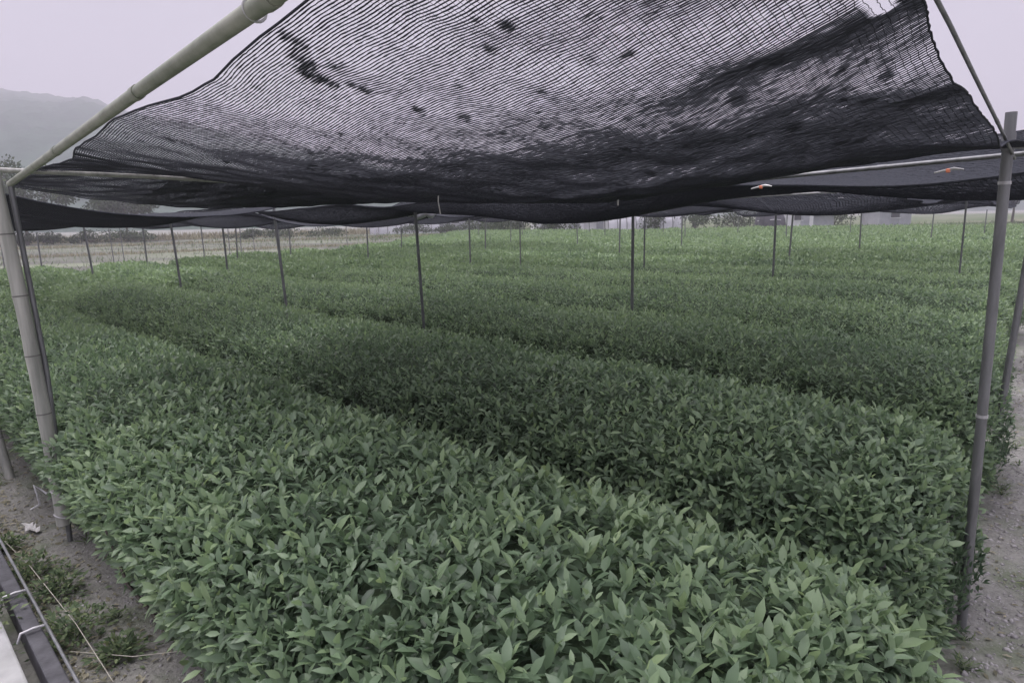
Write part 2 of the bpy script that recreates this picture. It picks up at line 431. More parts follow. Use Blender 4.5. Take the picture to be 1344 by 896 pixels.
def hedge(k):
    edges, u0, u1 = row_shape(k)
    nf, nb = edges(np.array([3.0])); wid = float(nb[0] - nf[0]); nc = float(nf[0] + nb[0]) / 2
    root = empty('tea_hedge', W((u0 + u1) / 2, nc, 0))
    inv = -root.location
    # twiggy core
    du = 0.12 if k < 4 else 0.3 + 0.02 * k
    us = np.linspace(u0 + 0.16, u1 - 0.05, max(8, int((u1 - u0) / du)))
    th = np.linspace(0.02, math.pi - 0.02, 22 if k < 4 else 12)
    U, TH = np.meshgrid(us, th, indexing='ij')
    Pc = hedge_surface(k, U, TH, 0.075)
    nz = sn(Pc[..., 0], Pc[..., 1] + Pc[..., 2] * 3, 26, 3) * (0.012 if k < 4 else 0.02)
    Pc = Pc + np.array([0, 0, 1.0]) * nz[..., None] + np.array(inv)
    link('branch_core', grid_mesh('branch_core', Pc), M['core'], root)
    # leaves: sample by distance class
    parts = []
    arc = wid + 0.9
    bands = [(0, 2.6, 2900, .90, 2), (2.6, 4.6, 2700, 0.90, 2), (4.6, 8, 1900, 0.88, 1), (8, 14, 1250, 1.0, 1), (14, 24, 800, 1.2, 0), (24, 40, 330, 1.8, 0), (40, 80, 170, 2.5, 0)]
    for d0, d1, dens, sc, det in bands:
        lo, hi = u0 + 0.01, u1 - 0.02
        # quick cull of u range by distance
        uu = np.linspace(lo, hi, 400); dd = np.hypot((nc - uu) / S2, (nc + uu) / S2)
        ok = (dd > d0 - 1.2) & (dd < d1 + 1.2)
        if not ok.any(): continue
        a, b = uu[ok].min(), uu[ok].max()
        cnt = int((b - a) * arc * dens)
        per = 5 if det else 1
        m = max(1, cnt // per)
        U = rng.uniform(a, b, m)
        if a < u0 + .5:
            me_n = int(0.75 * arc * dens / per)
            U = np.concatenate([U, u0 + .32 * (1 - np.cos(rng.uniform(0.03, 1, me_n) * math.pi / 2))]); m = len(U)
        # a little more density over the rounded right-hand end
        TH = np.arccos(np.clip(rng.uniform(-1, 1, m) * 1.0, -1, 1)) if det == 0 else np.where(rng.random(m) < 0.70, np.arccos(np.sign(r_ := rng.uniform(-1, 1, m)) * np.abs(r_) ** 1.6), rng.uniform(0.02, 1.1, m))
        P = hedge_surface(k, U, TH); Pn = hedge_surface(k, U + 0.01, TH); Pt = hedge_surface(k, U, TH + 0.01)
        dist = np.hypot(P[:, 0], P[:, 1])
        keep = (dist >= d0) & (dist < d1) & (P[:, 1] > -0.4) & (np.abs(P[:, 0]) < (np.abs(P[:, 1]) + 1.2) * HALF_VIEW + 0.4)
        if det == 0: keep &= TH < 2.6
        P, Pn, Pt, TH, dist = P[keep], Pn[keep], Pt[keep], TH[keep], dist[keep]
        if len(P) == 0: continue
        nrm = np.cross(Pn - P, Pt - P); nrm /= np.linalg.norm(nrm, axis=1, keepdims=True) + 1e-9
        nrm *= np.where((nrm[:, 2:3] < 0) & (P[:, 2:3] > 0.5), -1, 1)
        c3 = W(0, nc)[:]; cn = np.array([1 / S2, 1 / S2, 0])
        side = (P @ cn - nc)
        flip = np.sign(np.sum(nrm * np.stack([cn[0] * side, cn[1] * side, (P[:, 2] - 0.45) * 1.2], 1), 1))
        nrm *= np.where(flip == 0, 1, flip)[:, None]
        patch = 0.5 + 0.35 * sn(P[:, 0], P[:, 1], 1.4, 7) + 0.2 * sn(P[:, 0], P[:, 1], 6, 8)
        axis = nrm * 0.75 + np.array([0, 0, 0.75]) + rng.normal(0, 0.22, P.shape)
        axis /= np.linalg.norm(axis, axis=1, keepdims=True)
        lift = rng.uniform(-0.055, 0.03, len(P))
        if det:
            az0 = rng.uniform(0, 6.28, len(P))
            vig = rng.uniform(0.75, 1.2, len(P))
            e1 = np.cross(axis, np.array([0.3, 0.5, 0.1])); e1 /= np.linalg.norm(e1, axis=1, keepdims=True)
            e2 = np.cross(axis, e1)
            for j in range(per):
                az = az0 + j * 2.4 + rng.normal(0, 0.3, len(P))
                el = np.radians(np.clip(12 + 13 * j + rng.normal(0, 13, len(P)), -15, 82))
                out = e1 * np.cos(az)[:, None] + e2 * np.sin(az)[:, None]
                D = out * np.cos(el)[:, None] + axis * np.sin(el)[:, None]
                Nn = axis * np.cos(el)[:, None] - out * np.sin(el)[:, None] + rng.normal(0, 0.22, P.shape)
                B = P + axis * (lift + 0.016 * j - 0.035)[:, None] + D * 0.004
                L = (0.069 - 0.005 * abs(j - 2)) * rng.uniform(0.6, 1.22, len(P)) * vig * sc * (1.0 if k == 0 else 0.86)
                tone = np.clip(0.12 + np.clip((dist - 4) / 30, 0, .25) + 0.13 * j + 0.30 * (patch - 0.5) + rng.normal(0, 0.13, len(P)) + lift * 3, 0, .93) + (rng.random(len(P)) < .010) * .5  # tone also rises with distance: sky sheen painted into the farther leaves
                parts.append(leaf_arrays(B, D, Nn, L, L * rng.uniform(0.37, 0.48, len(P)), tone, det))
        else:
            D = axis * 0.5 + rng.normal(0, 0.65, P.shape); D /= np.linalg.norm(D, axis=1, keepdims=True)
            Nn = nrm + rng.normal(0, 0.45, P.shape)
            L = 0.07 * sc * rng.uniform(0.6, 1.3, len(P))
            tone = np.clip(0.42 + np.clip((dist - 2) / 34, 0, .42) + 0.35 * (patch - 0.5) + rng.normal(0, 0.17, len(P)), 0, .9)  # distance term lightens far rows, putting the sky's sheen into leaf colour
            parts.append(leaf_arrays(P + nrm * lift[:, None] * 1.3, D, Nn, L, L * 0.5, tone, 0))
    if parts:
        v, f, c, t = join(parts)
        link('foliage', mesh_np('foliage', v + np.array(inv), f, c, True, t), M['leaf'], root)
    if k < 4:
        mb = MB()
        for i in range(110):
            u = rnd.uniform(u0 + .1, min(u1, 9)); n = rnd.uniform(nc - wid * .36, nc + wid * .36)
            for q in range(2):
                a = W(u + rnd.uniform(-.03, .03), n + rnd.uniform(-.03, .03), 0.0) + inv
                b = W(u + rnd.uniform(-.15, .15), n + rnd.uniform(-.2, .2), 0.55) + inv
                mdl = (a + b) / 2 + Vector((rnd.uniform(-.04, .04), rnd.uniform(-.04, .04), 0))
                mb.tube([a, mdl, b], [.011, .008, .004], 5, cap=False)
        tag(mb.build('woody_stems', M['twig'], root), kind='stuff')
    if k == 0: lab = 'first clipped tea hedge, broad and bright green, filling the foreground beside the left post'
    elif k == 1: lab = 'second clipped tea hedge, darker, behind the long shadowed gap and running to the right post'
    elif k == N_ROWS - 1: lab = 'farthest tea hedge, a thin pale green line before the houses'
    else: lab = ORD[k] + ' clipped tea hedge counting back from the nearest row'
    tag(root, lab, 'tea hedge', 'clipped tea hedges in parallel rows')
for k in range(N_ROWS): hedge(k)

# ------------------------------------------------------------------ posts
def steel_post(base, top, r, label, group=None, mat='steel', bands=(), parts=True):
    root = empty('support_post', base)
    b = Vector(base); d = Vector(top) - b
    MB().tube([Vector((0, 0, -0.05)), d * .5, d], r, 12).build('pipe', M[mat], root)
    if parts:
        # open swaged collar at the top
        MB().tube([d * 0.935, d * 0.965], r * 1.16, 12).build('collar', M[mat], root)
        for t in bands:
            MB().tube([d * t - d.normalized() * .006, d * t + d.normalized() * .006], r * 1.12, 12).build('clamp_ring', M['wire'], root)
    return tag(root, label, 'post', group)

def bamboo(base, top, r0, r1, name, label, cat, mat='bamboo', group=None, nodes=8, ring=0.10, seed=1):
    root = empty(name, base); b = Vector(base); d = Vector(top) - b
    rr = random.Random(seed); pts = []; rad = []; nodev = []
    for i in range(nodes * 4 + 1):
        t = i / (nodes * 4)
        r = r0 + (r1 - r0) * t
        f = (i % 4)
        bow = math.sin(t * math.pi) * 0.012
        pts.append(d * t + Vector((bow, bow * .5, 0))); rad.append(r * (1.0 if f else 1.07))
        if f == 0 and 0 < i < nodes * 4: nodev.append((t, r))
    MB().tube(pts, rad, 14).build('culm', M[mat], root)
    m = MB(); 
    for t, r in nodev:
        bow = math.sin(t * math.pi) * 0.012; o = Vector((bow, bow * .5, 0)); dd = d.normalized()
        MB().tube([d * t + o - dd * .0035, d * t + o + dd * .0035], r * 1.10, 14).build('node_ring', M['node'], root)
    return tag(root, label, cat, group)

PG = 'steel posts holding up the shade nets'
# right-hand near post, leaning slightly outward at the top
steel_post((1.93, 2.62, 0), (1.885, 2.60, 2.15), 0.0195, 'thick grey steel post with a split top at the right end of the second hedge', PG, 'steel', (0.45, 0.88))
steel_post(W(0.74, 5.25), W(0.66, 5.36, 2.02), 0.021, 'grey steel post behind the thick one, beside the dirt path at the right edge', PG, 'steel')
# bamboo post at the left with its steel ground stake
lb = Vector((-2.63, 3.62, 0.42)); lt = Vector((-2.70, 3.60, 2.10))
lp = bamboo((-2.605, 3.60, 0.12), lt, 0.036, 0.034, 'bamboo_post', 'pale bamboo post lashed to a steel stake beside the foreground hedge', 'post', 'bamboo', None, 6, seed=3)
MB().tube([Vector((0.02, 0.0, -0.16)), Vector((0.0, 0.045, 0.9)), Vector((-0.05, 0.055, 1.9))], 0.014, 10).build('ground_stake', M['steel'], lp)
for z in (0.06, 0.20):
    MB().tube([(0.05 * math.cos(a) + 0.006, 0.055 * math.sin(a) + 0.01, z + 0.01 * math.sin(a * 2)) for a in np.linspace(0, 6.6, 18)], 0.004, 6).build('wire_tie', M['wire'], lp)
MB().tube([(-0.05, -0.03, .20), (-0.10, -0.05, .26), (-0.075, -0.06, .15), (-0.13, -0.06, .12)], 0.006, 6).build('wire_tail', M['wire'], lp)
bamboo(W(5.83, .66), W(6.25, .50, 1.55), 0.03, 0.026, 'bamboo_post', 'short leaning bamboo post with pale tape at the far left edge of the photo', 'post', 'bamboo', None, 5, seed=4)

PLIST = [  # u, n, radius, lean, top height, label
    (5.43, 4.18, .017, (-.06, 0), 1.98, 'dark thin post standing between the second and third hedges below the hanging string', 'steel_dark'),
    (4.01, 5.80, .018, (0, 0), 1.96, 'dark post with pale head standing behind the third hedge at centre right', 'steel_dark'),
    (7.75, 3.86, .019, (-.09, 0), 2.0, 'grey post of a leaning pair standing behind the second hedge', 'steel'),
    (7.9, 3.93, .014, (-.10, .02), 1.95, 'thinner pale post of the leaning pair behind the second hedge', 'steel'),
    (11.12, 3.80, .02, (-.10, 0), 1.95, 'grey leaning post between the close pair and the leftmost leaning one', 'steel'),
    (15.34, 3.6, .022, (-.12, 0), 1.95, 'leftmost grey leaning post in the dark hedge before the bare field', 'steel'),
    (4.44, 10.2, .019, (0, 0), 1.95, 'dark thin post with a diagonal arm in front of the far white house', 'steel_dark'),
    (7.47, 11.2, .018, (0, 0), 1.95, 'dark thin post just right of the pale headed one, farther back', 'steel_dark'),
    (9.70, 10.0, .016, (0, 0), 1.95, 'thin grey post left of centre before the far white sheds', 'steel'),
    (2.4, 12.3, .016, (0, 0), 1.95, 'thin dark post right of the diagonal armed one in mid field', 'steel_dark'),
]
for u, n, r, ln, h, lab, mt in PLIST:
    steel_post(W(u, n), W(u, n, h) + Vector((ln[0], ln[1], 0)), r * .88, lab, PG, mt)
MB_arm = MB().tube([W(4.44, 10.2, 1.93), W(4.62, 9.98, 2.14)], 0.012, 8)
arm = MB_arm.build('net_prop_arm', M['white_rope']); tag(arm, 'short white diagonal arm tied to the top of a thin dark post', 'prop')

lines_n = [0.72, 3.35, 5.6, 7.9, 10.2, 12.5, 14.8, 17.1, 19.4]
far_proto = None
def far_post(u, n, h, r):
    global far_proto
    if far_proto is None:
        far_proto = steel_post(W(u, n), W(u, n, h), r, None, None, 'steel', parts=False)
        o = far_proto
    else:
        o = far_proto.copy(); C.objects.link(o)
        for ch in far_proto.children:
            c = ch.copy(); C.objects.link(c); c.parent = o
        o.location = W(u, n); o.rotation_euler = (rnd.uniform(-.03, .03), rnd.uniform(-.03, .03), 0)
        o.scale = (1, 1, h / 1.95)
    tag(o, 'thin far-off post standing in the distant rows under the nets', 'post', 'thin far-off posts among the distant rows')
for n in (10.2, 14.8, 19.4, 26, 32):
    for u in np.arange(1.6, 24 if n < 20 else 34, 4.6):
        uu = u + rnd.uniform(-.7, .7)
        if math.hypot(uu, n) < 12.5: continue
        x = (n - uu) / (n + uu)
        if abs(x) > 0.8: continue
        far_post(uu, n + rnd.uniform(-.15, .15), rnd.uniform(1.8, 2.0), 0.02)
for u, n in [(18.4, 1.5), (18.8, 5.6), (14.0, 5.7), (19, 8), (22.5, 4), (24, 9), (26, 2.5), (28, 12), (31, 8), (34, 14), (24.5, 12), (30, 4.2), (37, 10), (40, 18), (36, 22)]:
    far_post(u, n, rnd.uniform(1.7, 2.05), 0.022)

# ------------------------------------------------------------------ pipes of the frame
def pipe(name, pts, r, mat, label, cat, group=None, joints=(), joint_name='joint', seg=12):
    root = empty(name, pts[0]); o0 = Vector(pts[0])
    P = [Vector(p) - o0 for p in pts]
    MB().tube(P, r, seg).build('tube', M[mat], root)
    tot = len(P) - 1
    for t in joints:
        i = min(int(t * tot), tot - 1); f = t * tot - i
        c = P[i].lerp(P[i + 1], f); d = (P[i + 1] - P[i]).normalized(); rr = (r if not hasattr(r, '__len__') else r[i]) 
        MB().tube([c - d * .02, c + d * .02], rr * 1.13, seg).build(joint_name, M[mat], root)
    return tag(root, label, cat, group)

big = pipe('bamboo_rail', [W(4.62, .73, 2.04), W(3.6, .727, 2.111), W(2.4, .72, 2.195), W(1.45, .72, 2.262), W(0.3, .715, 2.343)],
           [0.017, 0.018, 0.0195, 0.0215, 0.022], 'bamboo_green', 'thick greenish bamboo rail slanting up across the top left corner', 'rail', None, (0.28, 0.52, 0.757), 'node_ring', 16)
o0 = W(4.62, .73, 2.04)
MB().tube([W(1.5, .72, 2.262) - o0 + Vector((0.0255 * math.cos(a) * .7, 0.0255 * math.cos(a) * .7 + a * .0012, 0.0255 * math.sin(a))) for a in np.linspace(0, 13, 40)], 0.0022, 5).build('wire_tie', M['wire'], big)
pipe('cross_pipe', [W(4.42, .35, 2.11), W(4.42, .7, 2.10), W(4.40, 1.4, 2.085), W(4.40, 2.4, 2.05), W(4.40, 3.45, 1.97)], 0.013, 'bamboo', 'slim pale cross pipe running under the net from the bamboo post to the middle', 'pipe', None, (0.30, .55))
pipe('side_pipe', [W(0.49, 3.24, 1.985), W(.47, 2.73, 2.075), W(.455, 2.3, 2.151), W(.44, 1.9, 2.222), W(.43, 1.5, 2.293), W(.41, .7, 2.434)], 0.0055, 'steel', 'thin grey pipe along the net\'s right edge slanting up from the right post', 'pipe', None, (0.2,))
rail2 = pipe('net_rail', [W(0.36, 3.30, 2.008), W(1.0, 3.31, 1.985), W(1.6, 3.32, 1.965), W(2.3, 3.34, 1.95), W(3.4, 3.36, 1.95), W(4.5, 3.38, 1.965), W(7.8, 3.5, 1.98)], 0.010, 'steel', 'long steel rail running left from the right post under the big net', 'rail', None, (0.16,))
pipe('net_rail', [W(.5, 3.22, 2.035), W(.32, 3.5, 2.035), W(0.1, 4.0, 2.04)], 0.016, 'steel', 'short steel rail reaching out of the picture from the right post', 'rail')
for i, (u, n, z, lab) in enumerate([(1.52, 3.30, 1.925, 'orange clip on white tape at the rail\'s left bend'), (0.72, 3.30, 1.955, 'orange clip on white tape close to the right post')]):
    r_ = empty('net_clip', W(u, n, z))
    MB().box((0, 0, 0), (.015, .014, .016), Matrix.Rotation(.78, 3, 'Z')).build('clip', M['orange'], r_, bevel=.003)
    MB().tube([W(-.055, 0, .002), W(-.02, .004, .008), W(0, 0.005, 0.004), W(.05, 0.0, -.006)], [.003, .006, .006, .003], 6).build('tape', M['wire'], r_)
    tag(r_, lab, 'clip', 'orange clips on the rail')
for n0, uu0, uu1, zz in [(5.6, .9, 9, 1.93), (7.9, 1.0, 14, 1.95), (10.2, 1.2, 16, 1.97), (12.5, 1.2, 18, 2.0), (14.8, 1.4, 18, 2.0), (17.1, 1.6, 20, 2.02), (19.4, 1.8, 22, 2.03)]:
    pts = [W(u, n0 + .05 * math.sin(u * .9), zz + .02 * math.sin(u * 1.3 + n0)) for u in np.linspace(uu0, uu1, 14)]
    pipe('net_wire', pts, 0.004 + n0 * .0006, 'white_rope', {5.6: 'pale support wire under the nets behind the third hedge'}.get(n0, 'pale support wire strung under the far nets'), 'wire', None if n0 == 5.6 else 'pale wires under the far nets', seg=6)
pipe('net_wire', [W(u, n, 1.955 + .012 * math.sin(u * 2)) for u, n in zip(np.linspace(8, 17, 9), np.linspace(3.6, 3.3, 9))], .012, 'white_rope', 'pale support wire above the bare field at the far left', 'wire', seg=6)

# ------------------------------------------------------------------ shade nets (real threads)
def net(label, zf, nf, u0, u1, s_count, rad, step=0.05, seed=0, jag=0.0, warp=None, group='black shade nets over the hedges', cross=0, name='shade_net', patches=0.0, crossrad=0.0012):
    """threads run along u; zf(u, s) height, nf(u, s) n position, s in 0..1"""
    r = np.random.default_rng(seed)
    nu = max(6, int((u1 - u0) / step))
    ss = (np.arange(s_count) + 0.5) / s_count
    U = np.linspace(0, 1, nu)[None, :] * np.ones((s_count, 1))
    j0 = jag * (sn(ss * 30, ss * 0, 1.0, seed + 3) + 0.05 * r.normal(0, 1, s_count))[:, None] * .5
    j1 = jag * (sn(ss * 30, ss * 0 + 4, 1.0, seed + 4) + 0.05 * r.normal(0, 1, s_count))[:, None] * .5
    UU = u0 + j0 + (u1 + j1 - u0 - j0) * U
    SS = ss[:, None] * np.ones((1, nu))
    bunch = (1.7 if s_count > 300 else 1.1) / s_count * sn(UU, SS * 3, 3.0, seed + 5) * .55 + 0.05 / s_count * r.normal(0, 1, (s_count, nu))
    SB = np.clip(SS + bunch, 0, 1)
    if warp is not None: SB = warp(SB)
    Nn = nf(UU, SB); Z = zf(UU, SB)
    Z = Z + rad * 0.10 * r.normal(0, 1, Z.shape)
    rr = rad * (1 + 0.16 * r.normal(0, 1, Z.shape))
    if patches:
        spu = r.uniform(u0, u1, 260); spn = r.uniform(.9, 3.2, 260); spr = r.uniform(.006, .020, 260); spa = r.uniform(.4, 1.6, 260)
        q = r.random(46); spu = np.r_[spu, 1.70 + .10 * np.sin(q * 3) + r.normal(0, .010, 46)]; spn = np.r_[spn, .92 + .24 * q + r.normal(0, .010, 46)]
        spr = np.r_[spr, r.uniform(.008, .016, 46)]; spa = np.r_[spa, r.uniform(.6, 1.6, 46)]
        add = np.zeros_like(UU)
        for a_, b_, c_, d_ in zip(spu, spn, spr, spa):
            cols = np.where(np.abs(UU[0] - a_) < c_ * 2.5)[0]
            if len(cols) == 0: continue
            sl = slice(cols[0], cols[-1] + 1)
            add[:, sl] += d_ * np.exp(-((UU[:, sl] - a_) ** 2 + (Nn[:, sl] - b_) ** 2) / c_ ** 2)
        rr = rr * (1 + np.minimum(add, .9) * patches) * (1 + .18 * np.clip((SB - .25) * 3, 0, 1) * np.clip(UU - .3, 0, 1)) * (1 + .22 * np.clip((UU - 1.7) * 1.2, 0, 1) * np.clip((SB - .10) * 5, 0, 1))
        rr = np.where(((UU - .50) / .035) ** 2 + ((Nn - 1.60 - (UU - .5) * .6) / .075) ** 2 < 1, 0.00005, rr)
    P = np.stack([(Nn - UU) / S2, (Nn + UU) / S2, Z], -1)
    origin = P.reshape(-1, 3).mean(0)
    ring = []
    cn = np.array([1 / S2, 1 / S2, 0])
    for a in (math.pi / 2, math.pi * 7 / 6, math.pi * 11 / 6):
        ring.append(P + rr[..., None] * (cn * math.cos(a) + np.array([0, 0, math.sin(a)])))
    V = np.stack(ring, 2)          # s, u, 3, xyz
    idx = np.arange(s_count * nu * 3).reshape(s_count, nu, 3)
    fs = []
    for k in range(3):
        k2 = (k + 1) % 3
        fs.append(np.stack([idx[:, :-1, k], idx[:, :-1, k2], idx[:, 1:, k2], idx[:, 1:, k]], -1).reshape(-1, 4))
    F = np.concatenate(fs)
    verts = V.reshape(-1, 3)
    if cross:
        # fine locking threads looping across from tape to tape
        ci = np.linspace(1, nu - 2, cross).astype(int)
        wob = 0
        Cp = P[np.arange(s_count)[:, None], np.clip(ci[None, :] + wob, 0, nu - 1)]     # s, c, 3
        Cp = Cp.transpose(1, 0, 2); ucr = ((Cp[..., 1] - Cp[..., 0]) / S2)[..., None]
        cr2 = []
        un = np.array([-1 / S2, 1 / S2, 0])
        for a in (math.pi / 2, math.pi * 7 / 6, math.pi * 11 / 6):
            cr2.append(Cp + (crossrad(ucr) if callable(crossrad) else crossrad) * (un * math.cos(a) + np.array([0, 0, math.sin(a)])))
        CV = np.stack(cr2, 2); b = len(verts)
        idx = b + np.arange(cross * s_count * 3).reshape(cross, s_count, 3)
        for k in range(3):
            k2 = (k + 1) % 3
            F = np.concatenate([F, np.stack([idx[:, :-1, k], idx[:, :-1, k2], idx[:, 1:, k2], idx[:, 1:, k]], -1).reshape(-1, 4)])
        verts = np.concatenate([verts, CV.reshape(-1, 3)])
    root = empty(name, origin)
    link('net_threads', mesh_np('net_threads', verts - origin, F.ravel(), np.full(len(F), 4)), M['net'], root)
    # thicker hem cords along both long edges
    if cross:
        for e in (0, nu - 1):
            MB().tube([Vector(p - origin) for p in P[:, e][::2]], max(rad * 1.3, .0028), 6).build('edge_cord', M['net'], root)
    for e in (0, s_count - 1):
        MB().tube([Vector(p - origin) for p in P[e][::max(1, nu // 60)]], max(rad * 1.5, .004), 6).build('hem_cord', M['net'], root)
    tag(root, label, 'shade net', group)
    return root

def lerp_tab(x, xs, ys): return np.interp(x, xs, ys)
# the big near net
def nA(u, s):
    lo = 0.86 + 0.05 * sn(u, u * 0, 5.0, 71) - 0.02; hi = 3.24 + 0.02 * sn(u, u * 0, 3, 72)
    return lo + (hi - lo) * s
def zA(u, s):
    z0 = lerp_tab(u, [.3, 1.2, 1.58, 1.95, 2.38, 2.92, 3.68, 5.2, 5.8], [2.40, 2.36, 2.325, 2.25, 2.205, 2.163, 2.125, 2.075, 2.05])
    z1 = lerp_tab(u, [.4, 1.0, 1.6, 2.3, 3.2, 4.5, 5.8], [2.03, 2.005, 1.965, 1.885, 1.90, 1.94, 1.95])
    zm = lerp_tab(u, [.4, .8, 1.4, 2.2, 3.0, 3.7, 4.25, 4.45, 4.8, 5.45, 5.8], [2.01, 1.965, 1.905, 1.867, 1.905, 1.98, 2.085, 2.095, 2.03, 1.925, 1.92])
    c = 0.60
    a = zm + (z0 - zm) * np.clip(1 - s / c, 0, 1) ** 1.75
    b = np.clip((s - c) / (1 - c), 0, 1) ** 1.6 * (z1 - zm)
    # right border is tied up to the slanting side pipe
    zr = lerp_tab(nA(u, s), [.8, 1.3, 1.65, 1.9, 2.07, 2.53, 2.75, 3.3], [2.36, 2.31, 2.235, 2.195, 2.125, 2.035, 2.01, 2.02])
    w = np.clip(1 - (u - .44) / 0.75, 0, 1) ** 1.7
    z = (a + b) * (1 - w) + zr * w
    n = nA(u, s)
    edge = np.clip(1 - (u - .44) / 1.3, 0, 1)
    z = z + 0.012 * edge * np.sin(n * 13 + u * 5 + 1.5 * np.sin(n * 4)) * np.clip(s * 3, 0, 1) * np.clip((1 - s) * 6, 0, 1)
    z = z + 0.010 * sn(u * .6, n, 5.5, 73) + 0.004 * sn(u, n, 19, 74)
    z = z - 0.010 * np.exp(-((n - 1.9 - .15 * u) / .05) ** 2) * np.clip(1 - abs(u - 1.6) / 1.2, 0, 1)
    return z
net('big black shade net sagging overhead across the top of the picture', zA, nA, 0.44, 5.45, 315, 0.00215, 0.0165, 101, 0.05, patches=1.0, cross=270, crossrad=lambda u: np.interp(u, [.4, 1.1, 1.6, 2.6, 3.6], [.0010, .0007, .00012, .0004, .0017]), warp=lambda q: np.interp(q, [0, .28, .42, 1], [0, .31, .43, 1]))

def make_net(label, nlo, nhi, u0, u1, zlo, zhi, sag, seed, pitch=0.03, rad=0.0034, flat=0.0, cs=.05, cr=.55, rise=0.0):
    ph = rnd.uniform(0, 6)
    def nf(u, s): return nlo + (nhi - nlo) * s + 0.04 * sn(u, s, 1.2, seed)
    def zf(u, s):
        prof = 4 * s * (1 - s)
        scal = 0.72 + 0.28 * np.sin(u * 6.283 / 3.4 + ph)
        return zlo + (zhi - zlo) * s - sag * prof * scal + rise * s * np.clip(2.4 - u, 0, 1.6) + 0.018 * sn(u, s * (nhi - nlo), 3.2, seed + 1) - flat
    return net(label, zf, nf, u0, u1, int((nhi - nlo) / pitch), rad, cs * .95, seed, 0.06, cross=int((u1 - u0) / cs), crossrad=rad * cr)

make_net('black shade net right of centre sagging below the long steel rail', 3.38, 5.5, 0.45, 7.4, 1.935, 2.09, 0.25, 210, .016, .0050, cs=.02, cr=.4, rise=.13)
make_net('black shade net piece over the second hedge beyond the bamboo post', 1.0, 3.25, 6.4, 12.6, 2.04, 1.96, 0.23, 220, .018, .0048, cs=.025, cr=.9)
make_net('far left shade net piece low over the hedge ends', 1.0, 3.3, 12.9, 19.2, 1.98, 1.95, 0.22, 230, .03, .006)
make_net('shade net strip outside the bamboo post at the left edge, seen against the hill', -1.6, 0.5, 5.0, 8.4, 2.34, 2.18, 0.02, 240, .018, .0030, cs=.02, cr=1.1)
make_net('shade net piece above the leaning pair of posts', 3.4, 5.5, 7.7, 14.2, 1.98, 1.97, 0.25, 250, .025, .0045)
k = 300
GL = 'far shade net sagging between wires over the distant rows'
for i in range(2, 8):
    n0, n1 = lines_n[i], lines_n[i + 1]
    for (a, b) in ((1.0 + .1 * n0, 7.6), (7.9, 14.6), (15.0, 21.6)):
        k += 10
        if i == 2 and a < 2: lab = 'black shade net right behind the one under the steel rail'
        elif i in (5, 7) and 7 < a < 9: continue
        else: lab = GL
        near = i == 2 and a < 2
        make_net(lab, n0 + .06, n1 - .06, a, b, 2.0 + rnd.uniform(-.03, .05), (2.08 if near else 2.0) + rnd.uniform(-.03, .05), rnd.uniform(.25, .35) if not near else .27, k, .025 if near else .04, .0045 if near else .006, cs=.025 if near else .05, cr=.5)

# strings hanging from the nets
def string(pts, r, label, name='hanging_string'):
    tag(MB().tube(pts, r, 6).build(name, M['rope']), label, 'string', 'loose strings hanging from the nets')
def zA1(u, n):
    s = (n - .86) / (3.24 - .86); return float(zA(np.array([u]), np.array([s]))[0])

# ------------------------------------------------------------------ left strip: edging, slab, weeds
ex = empty('timber_edging', W(4, .36, 0))
Ro = Matrix.Rotation(math.radians(135), 3, 'Z')     # local x along u
off = W(4, .36, 0)
MB().box((0, 0, 0.07), (6.4, .062, .11), Ro).build('beam', M['wood_black'], ex, False, .006)
MB().tube([W(-3.2, .045, .135), W(0, .045, .14), W(3.2, .045, .135)], .007, 8).build('top_wire', M['steel'], ex)
for u in (-.75, -.35, .8, 1.9):
    MB().tube([W(u, -.06, .10), W(u, -.045, .138), W(u, .0, .142), W(u, .045, .138), W(u + .005, .06, .06)], .006, 8).build('strap', M['wire'], ex)
tag(ex, 'dark timber edging with metal straps along the path at bottom left', 'edging')
me_ = MB(); me_.box(W(4, -.12, .05), (7.5, .80, .14), Ro)
tag(me_.build('concrete_slab', M['concrete'], smooth=False, bevel=.01), 'pale concrete slab outside the timber edging at the bottom left corner', 'slab', kind='structure')
cb = MB(); cb.box(W(2.33, .93, .07), (.16, .07, .16), Matrix.Rotation(math.radians(120), 3, 'Z'))
tag(cb.build('concrete_block', M['stone'], smooth=False, bevel=.012), 'dark grey block half under the near corner of the first hedge', 'block')

def weed(u, n, size, seed, label, blades=False, group='leafy weeds beside the timber edging'):
    r = np.random.default_rng(seed); root = empty('weed_plant', W(u, n, 0))
    m = int((520 if not blades else 150) * size / .2) + 60 * (not blades)
    P = np.stack([r.normal(0, size * .45, m), r.normal(0, size * .45, m), np.abs(r.normal(0, size * .45, m))], 1)
    P[:, 2] = np.minimum(P[:, 2], size * .9 * np.exp(-(P[:, 0] ** 2 + P[:, 1] ** 2) / (size * size))) + .004
    D = P * [1, 1, .8] + r.normal(0, size * .5, P.shape); D[:, 2] = np.abs(D[:, 2]) * .8; D /= np.linalg.norm(D, axis=1, keepdims=True) + 1e-9
    Nn = np.array([0, 0, 1.]) + r.normal(0, .4, P.shape)
    L = r.uniform(.018, .042, m) * (1.5 if blades else 1)
    v, f, c, t = leaf_arrays(P, D, Nn, L, L * (.16 if blades else .5), np.clip(r.normal(.5, .25, m), 0, 1), 1)
    link('leaves', mesh_np('leaves', v, f, c, True, t), M['weed'], root)
    st = MB()
    for i in range(10):
        a = r.uniform(0, 6.28); q = r.uniform(.3, .9) * size
        st.tube([(0, 0, 0), (math.cos(a) * q * .5, math.sin(a) * q * .5, size * .35), (math.cos(a) * q, math.sin(a) * q, size * .55)], .0015, 4, False)
    st.build('stalks', M['weed'], root)
    return tag(root, label, 'weed', group)
